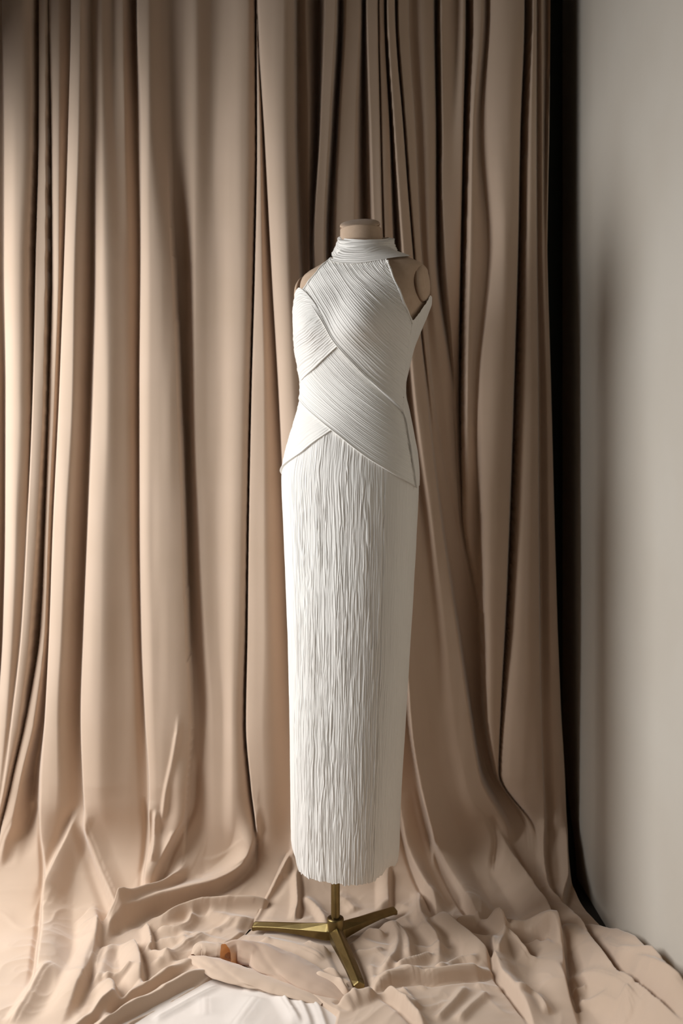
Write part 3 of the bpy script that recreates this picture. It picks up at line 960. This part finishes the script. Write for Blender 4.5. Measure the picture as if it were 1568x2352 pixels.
def patch(name, Sp, Ep, sag, n, parent, off, amp, nt_=110, per=6, seed=1, hem0=True, hem1=False, soft=False):
    """a pleated band laid on the body between two seam lines; the pleats run from one to the other"""
    nv = int(n * per)
    v = np.linspace(0, 1, nv)
    t = np.linspace(0, 1, nt_)
    # coarse mapping on to the body, then refined
    vc, tc_ = np.linspace(0, 1, 60), np.linspace(0, 1, 48)
    A, B = pxcurve(Sp, vc), pxcurve(Ep, vc)
    cth, cz_ = np.zeros((60, 48)), np.zeros((60, 48))
    for i in range(60):
        for j in range(48):
            q = A[i] * (1 - tc_[j]) + B[i] * tc_[j]
            sg = sag(vc[i]) * 4 * tc_[j] * (1 - tc_[j]) * (1.5 - tc_[j])
            th_, z_ = px_body(q[0], q[1] + sg)
            cth[i, j] = th_ + A[i, 2] * max(0, 1 - tc_[j] / 0.35) ** 1.5
            cz_[i, j] = z_
    def up(M):
        M = np.stack([np.interp(t, tc_, M[i]) for i in range(60)])
        return np.stack([np.interp(v, vc, M[:, j]) for j in range(nt_)], 1)
    for k in range(2):
        for M in (cth, cz_):
            M[:, 1:-1] = 0.5 * M[:, 1:-1] + 0.25 * (M[:, 2:] + M[:, :-2])
    th, z = up(cth), up(cz_)
    Vv, T = np.meshgrid(v, t, indexing='ij')
    off = off * (0.45 + 0.55 * sstep(0.0, 0.35, T)) if soft else off
    h = off + amp * pleats(Vv, T, n, seed)
    if hem0:   # a rolled edge along v = 0
        h = h + 0.0022 * np.exp(-((Vv - 0.022) / 0.018) ** 2)
        h = h - (off + 0.002) * (1 - sstep(0, 0.012, Vv)) * (1.0 if not soft else 0.8)
    if hem1:
        h = h + 0.0022 * np.exp(-((1 - Vv - 0.022) / 0.018) ** 2)
        h = h - (off + 0.002) * (1 - sstep(0, 0.012, 1 - Vv))
    # ends sink into the seam
    h = h - off * 0.25 * ((1 - sstep(0, 0.015, T)) + (1 - sstep(0, 0.015, 1 - T)))
    return grid_obj(name, surf(th, z, h), M_DRESS, parent)


# ---------------------------------------------------------------- the dress form
form = empty('dress_form', (HUB[0], HUB[1], 0.0), 'linen dress form on a brass tripod stand wearing the ivory dress', 'dress form')
LCUT = 0.158


def torso_points(zs, ths, inset):
    T, Z = np.meshgrid(ths, zs)
    r = ring_r(T, Z) - np.interp(-Z, -np.array([zpx(585, Y0), zpx(640, Y0), zpx(760, Y0)]), [0.0, 0.002, inset])
    yp = HY + (H - Z) * F / Y0
    lim = LCUT + 0.05 * sstep(700, 760, yp)
    s = np.abs(np.sin(T)) * r
    r = np.where(s > lim, r * lim / np.maximum(s, 1e-6), r)
    c = ring_c(Z)
    return np.stack([c[..., 0] + r * (np.cos(T) * FRONT[0] + np.sin(T) * SIDE[0]), c[..., 1] + r * (np.cos(T) * FRONT[1] + np.sin(T) * SIDE[1]), Z], -1)


zs = np.concatenate([[zpx(y, Y0) for y in np.linspace(528, 720, 90)], [zpx(y, Y0) for y in np.linspace(724, 1150, 60)]])
grid_obj('torso', torso_points(zs, np.linspace(-math.pi, math.pi, 160, endpoint=False), 0.010), M_LINEN, form, wrap=True, caps=True)

# slanted neck cap with its seam line
cz = zpx(513, Y0)
cc = np.array([world_at(826, 513, Y0)[0], Y0, cz])
axis = np.array([-0.07, -0.42, 0.9])
axis = Vector(axis).normalized()
rot = Vector((0, 0, 1)).rotation_difference(axis).to_matrix()


def disc_rings(profile, nseg=64, sx=1.0, sy=1.0):
    th = np.linspace(0, 2 * math.pi, nseg, endpoint=False)
    return np.stack([np.stack([r * sx * np.cos(th), r * sy * np.sin(th), 0 * th + h], -1) for r, h in profile])


R_ = 0.0485
prof = [(0.0005, 0.0068), (0.012, 0.0066), (0.024, 0.0058), (0.034, 0.0045), (0.042, 0.0026), (0.0465, 0.0004), (R_, -0.0022), (R_, -0.004), (R_ - 0.004, -0.007)]
G = disc_rings(prof)
G = G @ np.array(rot).T + cc
grid_obj('neck_cap', G, M_LINEN, form, wrap=True, flip=True)
G = disc_rings([(R_ - 0.0006, -0.0035), (R_ + 0.0004, -0.0042), (R_ + 0.0004, -0.0056), (R_ - 0.0006, -0.0064)])
G = G @ np.array(rot).T + cc
grid_obj('seam', G, M_PIPE, form, wrap=True, flip=True)
# neck: from the slanted cap down into the torso
th = np.linspace(0, 2 * math.pi, 64, endpoint=False)
topring = disc_rings([(R_ - 0.0015, -0.006)])[0] @ np.array(rot).T + cc
rings = []
for k in range(8):
    f = k / 7.0
    zb = zpx(560, Y0)
    c2 = ring_c(np.array(zb))
    lowr = np.stack([c2[0] + 0.0505 * np.cos(th), c2[1] + 0.0505 * np.sin(th), 0 * th + zb], -1)
    rings.append(topring * (1 - f) + lowr * f)
grid_obj('neck', np.array(rings), M_LINEN, form, wrap=True, flip=True)


def arm_plate(sgn):
    zc = zpx(665, Y0)
    c = ring_c(np.array(zc))
    nrm = Vector((SIDE[0] * sgn, SIDE[1] * sgn, 0.06)).normalized()
    ctr = np.array([c[0], c[1], zc]) + np.array([SIDE[0], SIDE[1], 0]) * (sgn * (LCUT - 0.004) - (0.006 if sgn < 0 else 0)) + np.array([FRONT[0], FRONT[1], 0]) * 0.004
    up = Vector((0, 0, 1))
    ax = up.cross(nrm).normalized()
    up2 = nrm.cross(ax)
    M = np.array([ax, up2, nrm])
    prof = [(0.0005, 0.0135), (0.015, 0.0133), (0.028, 0.0122), (0.036, 0.0102), (0.0405, 0.006), (0.0415, 0.001), (0.0405, -0.004)]
    G = disc_rings(prof, 56, 0.88, 1.04) @ M + ctr
    pl = grid_obj('arm_plate', G, M_LINEN, form, wrap=True, flip=True)
    G = disc_rings([(0.0405, 0.003), (0.0432, 0.0022), (0.0436, -0.0006), (0.0415, -0.003)], 56, 0.88, 1.04) @ M + ctr
    sm = grid_obj('piping', G, M_PIPE, form, wrap=True, flip=True)
    sm.parent = pl
    sm.matrix_parent_inverse = Matrix.Identity(4)
    pl_inv = Matrix.Translation(-Vector(form.location))
    sm.matrix_parent_inverse = Matrix.Identity(4)
    return pl, sm


arm_plate(1)
arm_plate(-1)


# pole, hub and three legs
def lathe(name, prof, ctr, mat, parent, nseg=48):
    G = disc_rings(prof, nseg) + np.array(ctr)
    return grid_obj(name, G, mat, parent, wrap=True, flip=False)


hub_c = np.array([HUB[0], HUB[1], BASE_LIFT])
lathe('pole', [(0.0108, 0.03), (0.0108, 0.70)], hub_c, M_BRASS, form)
lathe('pole_collar', [(0.0112, 0.060), (0.0165, 0.060), (0.0178, 0.0588), (0.0178, 0.0545), (0.0172, 0.053)], hub_c, M_COLLAR, form)
lathe('hub', [(0.0005, 0.004), (0.012, 0.004), (0.017, 0.010), (0.0188, 0.018), (0.0196, 0.036), (0.0204, 0.0445), (0.0204, 0.056), (0.0196, 0.0585), (0.0178, 0.0592)], hub_c, M_BRASS, form)
for f in FEET:
    tip = np.array([f[0], f[1], 0.0])
    d2 = (tip[:2] - HUB[:2])
    Lg = np.linalg.norm(d2)
    dv = np.append(d2 / Lg, 0)
    sv = np.array([-dv[1], dv[0], 0])
    rings = []
    for t, w, zt, zb, we in [(0.0, .0150, .0440, .008, .6), (0.08, .0172, .0430, .006, .6), (0.10, .0172, .0424, .0055, .6), (0.4, .0165, .0330, .0085, .6), (0.7, .0150, .0250, .0070, .6), (0.93, .0138, .0185, .0010, .6), (0.985, .0132, .0165, -.0030, .6), (1.0, .0118, .0140, -.0025, .6)]:
        c = np.array([HUB[0], HUB[1], BASE_LIFT]) + dv * Lg * t
        zm = zb + (zt - zb) * 0.62
        sec = [(-w * 0.72, zb), (-w, zb + 0.0025), (-w * 0.98, zm), (-0.0022, zt - .0004), (0, zt), (0.0022, zt - .0004), (w * 0.98, zm), (w, zb + 0.0025), (w * 0.72, zb)]
        rings.append([c + sv * s_ + np.array([0, 0, h_]) for s_, h_ in sec])
    o = grid_obj('leg', np.array(rings), M_BRASS, form, wrap=True, caps=True)
    md = o.modifiers.new('bevel', 'BEVEL')
    md.width = 0.0009
    md.segments = 2
    md.limit_method = 'ANGLE'
    o.data.polygons.foreach_set('use_smooth', np.zeros(len(o.data.polygons), dtype=bool))

# ---------------------------------------------------------------- the dress
dress = empty('dress', tuple(np.array([ring_c(np.array(1.2))[0], Y0, 0.2])), 'ivory pleated halter neck dress with crossed bodice bands, on the dress form', 'dress')

# skirt
ths = np.linspace(-math.pi, math.pi, 1100)
dens = np.interp(ths, [-math.pi, -1.9, -1.7, 1.7, 1.9, math.pi], [1, 1, 1, 1, 1, 1])
z_top, z_hem = zpx(925, Y0), 0.203
zs = np.linspace(z_top, z_hem, 300)
T, Z = np.meshgrid(ths, zs)
tz = (Z - z_hem) / (z_top - z_hem)
ph = T / (2 * math.pi) * 186
wander = 0.55 * fbm(T * 6, Z * 7, 51, 2) + 0.38 * vnoise(T * 34, Z * 26, 60)
a1 = 1 - (1 - np.abs(np.sin(math.pi * (ph + wander)))) ** 1.5
a2 = 1 - (1 - np.abs(np.sin(math.pi * (ph * 0.72 + 0.6 * fbm(T * 7 + 9, Z * 9, 71, 2) + 0.3 * vnoise(T * 30 + 7, Z * 30, 62))))) ** 1.5
mix = sstep(-0.2, 0.3, fbm(T * 16, Z * 14, 81, 2))
brk = 0.55 + 0.6 * sstep(-0.5, 0.5, vnoise(np.floor(ph + wander) * 2.3, Z * 20, 66))
amp = brk * (0.0010 + 0.0008 * sstep(-0.3, 0.6, vnoise(T * 8, Z * 4, 91)) + 0.0006 * sstep(0.9, 0.3, tz))
# the part near the right seam and the far sides is pressed flatter
calm = 1 - 0.62 * sstep(0.98, 1.06, T) - 0.5 * sstep(-0.62, -0.8, T)
h = 0.001 + calm * amp * (a1 * (1 - 0.6 * mix) + a2 * 0.9 * mix) + 0.0006 * fbm(T * 7, Z * 2, 95, 2)
# fine vertical panel lines
h += -0.0012 * np.exp(-((T - 0.98) / 0.010) ** 2)
hemcurl = sstep(0.012, 0.0, tz)
h = h - 0.001 * hemcurl
# tapered corner: hem lifts slightly at the right side
Zh = Z + (1 - tz) ** 8 * (0.008 * np.sin(T * 23) * 0.15 + 0.002 * vnoise(T * 40, Z * 0, 33) + 0.012 * np.exp(-((T - 1.5) / 0.3) ** 2) + 0.018 * np.exp(-((T + 0.95) / 0.25) ** 2))
P = surf(T, Z, h)
P[..., 2] += Zh - Z
# corners curl inwards at the hem
c = ring_c(Z)
k = 1 - 0.10 * (1 - np.clip(tz * 22, 0, 1)) ** 2 * (np.exp(-((T - 1.5) / 0.5) ** 2) + 1.2 * np.exp(-((T + 1.1) / 0.4) ** 2))
P[..., 0] = c[..., 0] + (P[..., 0] - c[..., 0]) * k
P[..., 1] = c[..., 1] + (P[..., 1] - c[..., 1]) * k
grid_obj('skirt', P, M_DRESS, dress, flip=True)

# back and right-side panel, from the right seam round the back to the left side
SEAM = [(940,738),(931,790),(922,850),(917,905),(918,945),(926,970),(936,1030),(946,1095),(949,1120)]
sf = curve(SEAM)
tb = np.linspace(0, 1, 420)
vb = np.linspace(0, 1, 160)
A = sf(1 - vb)          # from the hip up to the armpit
Tb, Vb = np.meshgrid(tb, vb)
th0 = A[:, 0][:, None]
th1 = -1.62
th = th0 + (2 * math.pi + th1 - th0) * Tb
zlow = zpx(1118, Y0) + 0.012 * np.sin(Tb * math.pi)
ztop0 = A[-1, 1]
ztop = ztop0 + (zpx(690, Y0) - ztop0) * sstep(0.0, 0.10, Tb) + (zpx(600, Y0) - zpx(690, Y0)) * sstep(0.12, 0.5, Tb) * sstep(1.0, 0.6, Tb) - (0.02) * sstep(0.7, 1, Tb)
za = A[:, 1][:, None] + 0 * Tb
vz = (za - za[0]) / (za[-1] - za[0])
z = zlow + (ztop - zlow) * vz
hh = 0.0025 + 0.0021 * pleats(Tb * 1.0 + 0.10 * Vb, Vb * 1.0, 95, 13) + 0.003 * sstep(0.03, 0.12, Tb) * sstep(0.7, 0.95, Vb)
hh = hh - 0.003 * (1 - sstep(0, 0.02, Tb))
grid_obj('back_panel', surf(th, z, hh), M_DRESS, dress, flip=False)

# plain lining under the bands
T, Z = np.meshgrid(np.linspace(-1.9, 1.15, 120), np.linspace(zpx(735, Y0), zpx(1010, Y0), 90))
grid_obj('lining', surf(T, Z, 0.0004 + 0 * T), M_DRESS, dress, flip=True)

# left hip band (lowest layer of the bodice)
patch('hip_band', [(650,1096,-.5),(654,1055,-.5),(668,1000,-.5),(684,950,-.5),(694,905,-.5)],
      [(786,974),(766,962),(742,943),(724,922),(712,902)], lambda v: -14 + 4 * v, 26, dress, 0.0035, 0.0014, seed=21)
# left bust band
patch('bust_band', [(699,884,-.3),(691,850,-.5),(685,800,-.6),(681,760,-.6),(679,720,-.6),(682,690,-.5)],
      [(786,786),(766,762),(747,735),(730,705),(713,682),(705,672)], lambda v: -6 - 12 * v, 34, dress, 0.0078, 0.0021, seed=22, soft=True)
# middle band
patch('waist_band', [(699,908,-.3),(698,888,-.3),(708,855),(735,815),(768,780)],
      [(950,1119),(944,1080),(936,1030),(926,970),(919,948),(918,930)], lambda v: 27 - 20 * v, 42, dress, 0.0052, 0.0015, nt_=140, seed=23)
# upper diagonal band with the halter front
patch('halter_band', [(698,670),(712,648),(733,622),(753,603),(763,594),(790,598),(820,600),(855,598),(888,594)],
      [(919,950),(920,890),(925,840),(931,795),(938,742),(930,715),(918,685),(905,650),(893,612)], lambda v: 21 - 15 * v, 56, dress, 0.0105, 0.0017, nt_=150, seed=24, soft=True)


# side seam cord
def tube(name, pts, rad, mat, parent, nseg=8, n=120, wob=0.0):
    pts = np.array(pts, float)
    L = np.concatenate([[0], np.cumsum(np.linalg.norm(np.diff(pts, axis=0), axis=1))])
    t = np.linspace(0, L[-1], n)
    cc = np.stack([pchip(L, pts[:, k], t) for k in range(3)], 1)
    tg = np.gradient(cc, axis=0)
    tg /= np.linalg.norm(tg, axis=1, keepdims=True)
    up = np.where(np.abs(tg[:, 2:3]) > 0.9, [[0.0, 1.0, 0.0]], [[0.0, 0.0, 1.0]])
    a = np.cross(tg, up)
    a /= np.linalg.norm(a, axis=1, keepdims=True)
    b = np.cross(tg, a)
    th = np.linspace(0, 2 * math.pi, nseg, endpoint=False)
    rr = rad * (1 + wob * vnoise(t * 90, t * 0, 5))
    P = cc[:, None] + rr[:, None, None] * (np.cos(th)[None, :, None] * a[:, None] + np.sin(th)[None, :, None] * b[:, None])
    return grid_obj(name, P, mat, parent, wrap=True, caps=True)


v = np.linspace(0, 1, 40)
q = sf(v)
tube('side_seam', surf(q[:, 0], q[:, 1], np.full(40, 0.0085)), 0.0026, M_DRESS, dress, wob=0.3)
q = curve([(891,606),(905,650),(918,685),(930,715),(939,740)])(v)
tube('armhole_edge', surf(q[:, 0], q[:, 1], np.full(40, 0.0115)), 0.0024, M_DRESS, dress, wob=0.3)
q = curve([(762,597),(753,604),(733,623),(712,649),(698,671)])(v)
tube('armhole_edge', surf(q[:, 0], q[:, 1], np.full(40, 0.0052)), 0.0022, M_DRESS, dress, wob=0.3)

# stand-up collar: a soft folded band round the neck, lower at the back right
nth, nv = 260, 70
th = np.linspace(-math.pi, math.pi, nth)
v = np.linspace(0, 1, nv)
T, Vv = np.meshgrid(th, v)
ctop = np.array([world_at(840, 548, Y0)[0], Y0])
cbot = np.array([world_at(838, 590, Y0)[0], Y0])
atop, abot = 0.0665, 0.0835
fl = Vv ** 1.5
ra = atop + (abot - atop) * fl
rb = (atop + (abot - atop) * fl) * 0.90
r = (np.abs(np.sin(T) / ra) ** 2 + np.abs(np.cos(T) / rb) ** 2) ** -0.5
r = r + 0.0020 * pleats(Vv + 0.05 * np.sin(T), T * 0.35, 10, 77, 0.6) + 0.002 * fbm(T * 1.5, Vv * 3, 78, 2)
r = r - 0.010 * (1 - sstep(0, 0.10, Vv)) ** 2 - 0.006 * sstep(0.93, 1.0, Vv)
cxy = ctop[None, None] * (1 - fl[..., None]) + cbot[None, None] * fl[..., None]
dep = cxy[..., 1] + r * (np.cos(T) * FRONT[1] + np.sin(T) * SIDE[1])
ytop = np.interp(T, [-math.pi, -1.9, -1.1, -0.7, 0.4, 1.2, 1.9, math.pi], [546, 541, 541, 548, 553, 550, 545, 546])
ybot = np.interp(T, [-math.pi, -1.9, -1.2, -0.8, -0.3, 0.1, 0.5, 1.1, 1.7, 2.2, math.pi], [588, 580, 583, 598, 607, 611, 609, 600, 590, 584, 588])
r0 = r
for it in range(6):
    dep = cxy[..., 1] + r * (np.cos(T) * FRONT[1] + np.sin(T) * SIDE[1])
    zt = H - (ytop - HY) * dep / F
    zb = H - (ybot - HY) * dep / F
    z = zt + (zb - zt) * Vv
mf = sstep(1.45, 1.0, np.abs(T - 0.42))
r = np.maximum(r, mf * (ring_r(T, z) + 0.011))
r = r + 0.0030 * (pleats(Vv + 0.05 * np.sin(T), T * 0.35, 9, 77, 0.5) - 0.3) * sstep(0.02, 0.12, Vv)
zg = np.linspace(zpx(700, Y0), zpx(520, Y0), 160)
for j in range(nth):   # at the sides the band rests on the shoulders
    rr = np.maximum.accumulate(ring_r(np.full(160, th[j]), zg)[::-1])[::-1]
    zs_ = np.interp(r[:, j], rr[::-1] + np.arange(160) * 1e-9, zg[::-1])
    z[:, j] = np.maximum(z[:, j], (zs_ + 0.004) * (1 - mf[0, j]) + z[:, j] * mf[0, j])
P = np.stack([cxy[..., 0] + r * (np.cos(T) * FRONT[0] + np.sin(T) * SIDE[0]), cxy[..., 1] + r * (np.cos(T) * FRONT[1] + np.sin(T) * SIDE[1]), z], -1)
grid_obj('collar', P, M_DRESS, dress, flip=True)
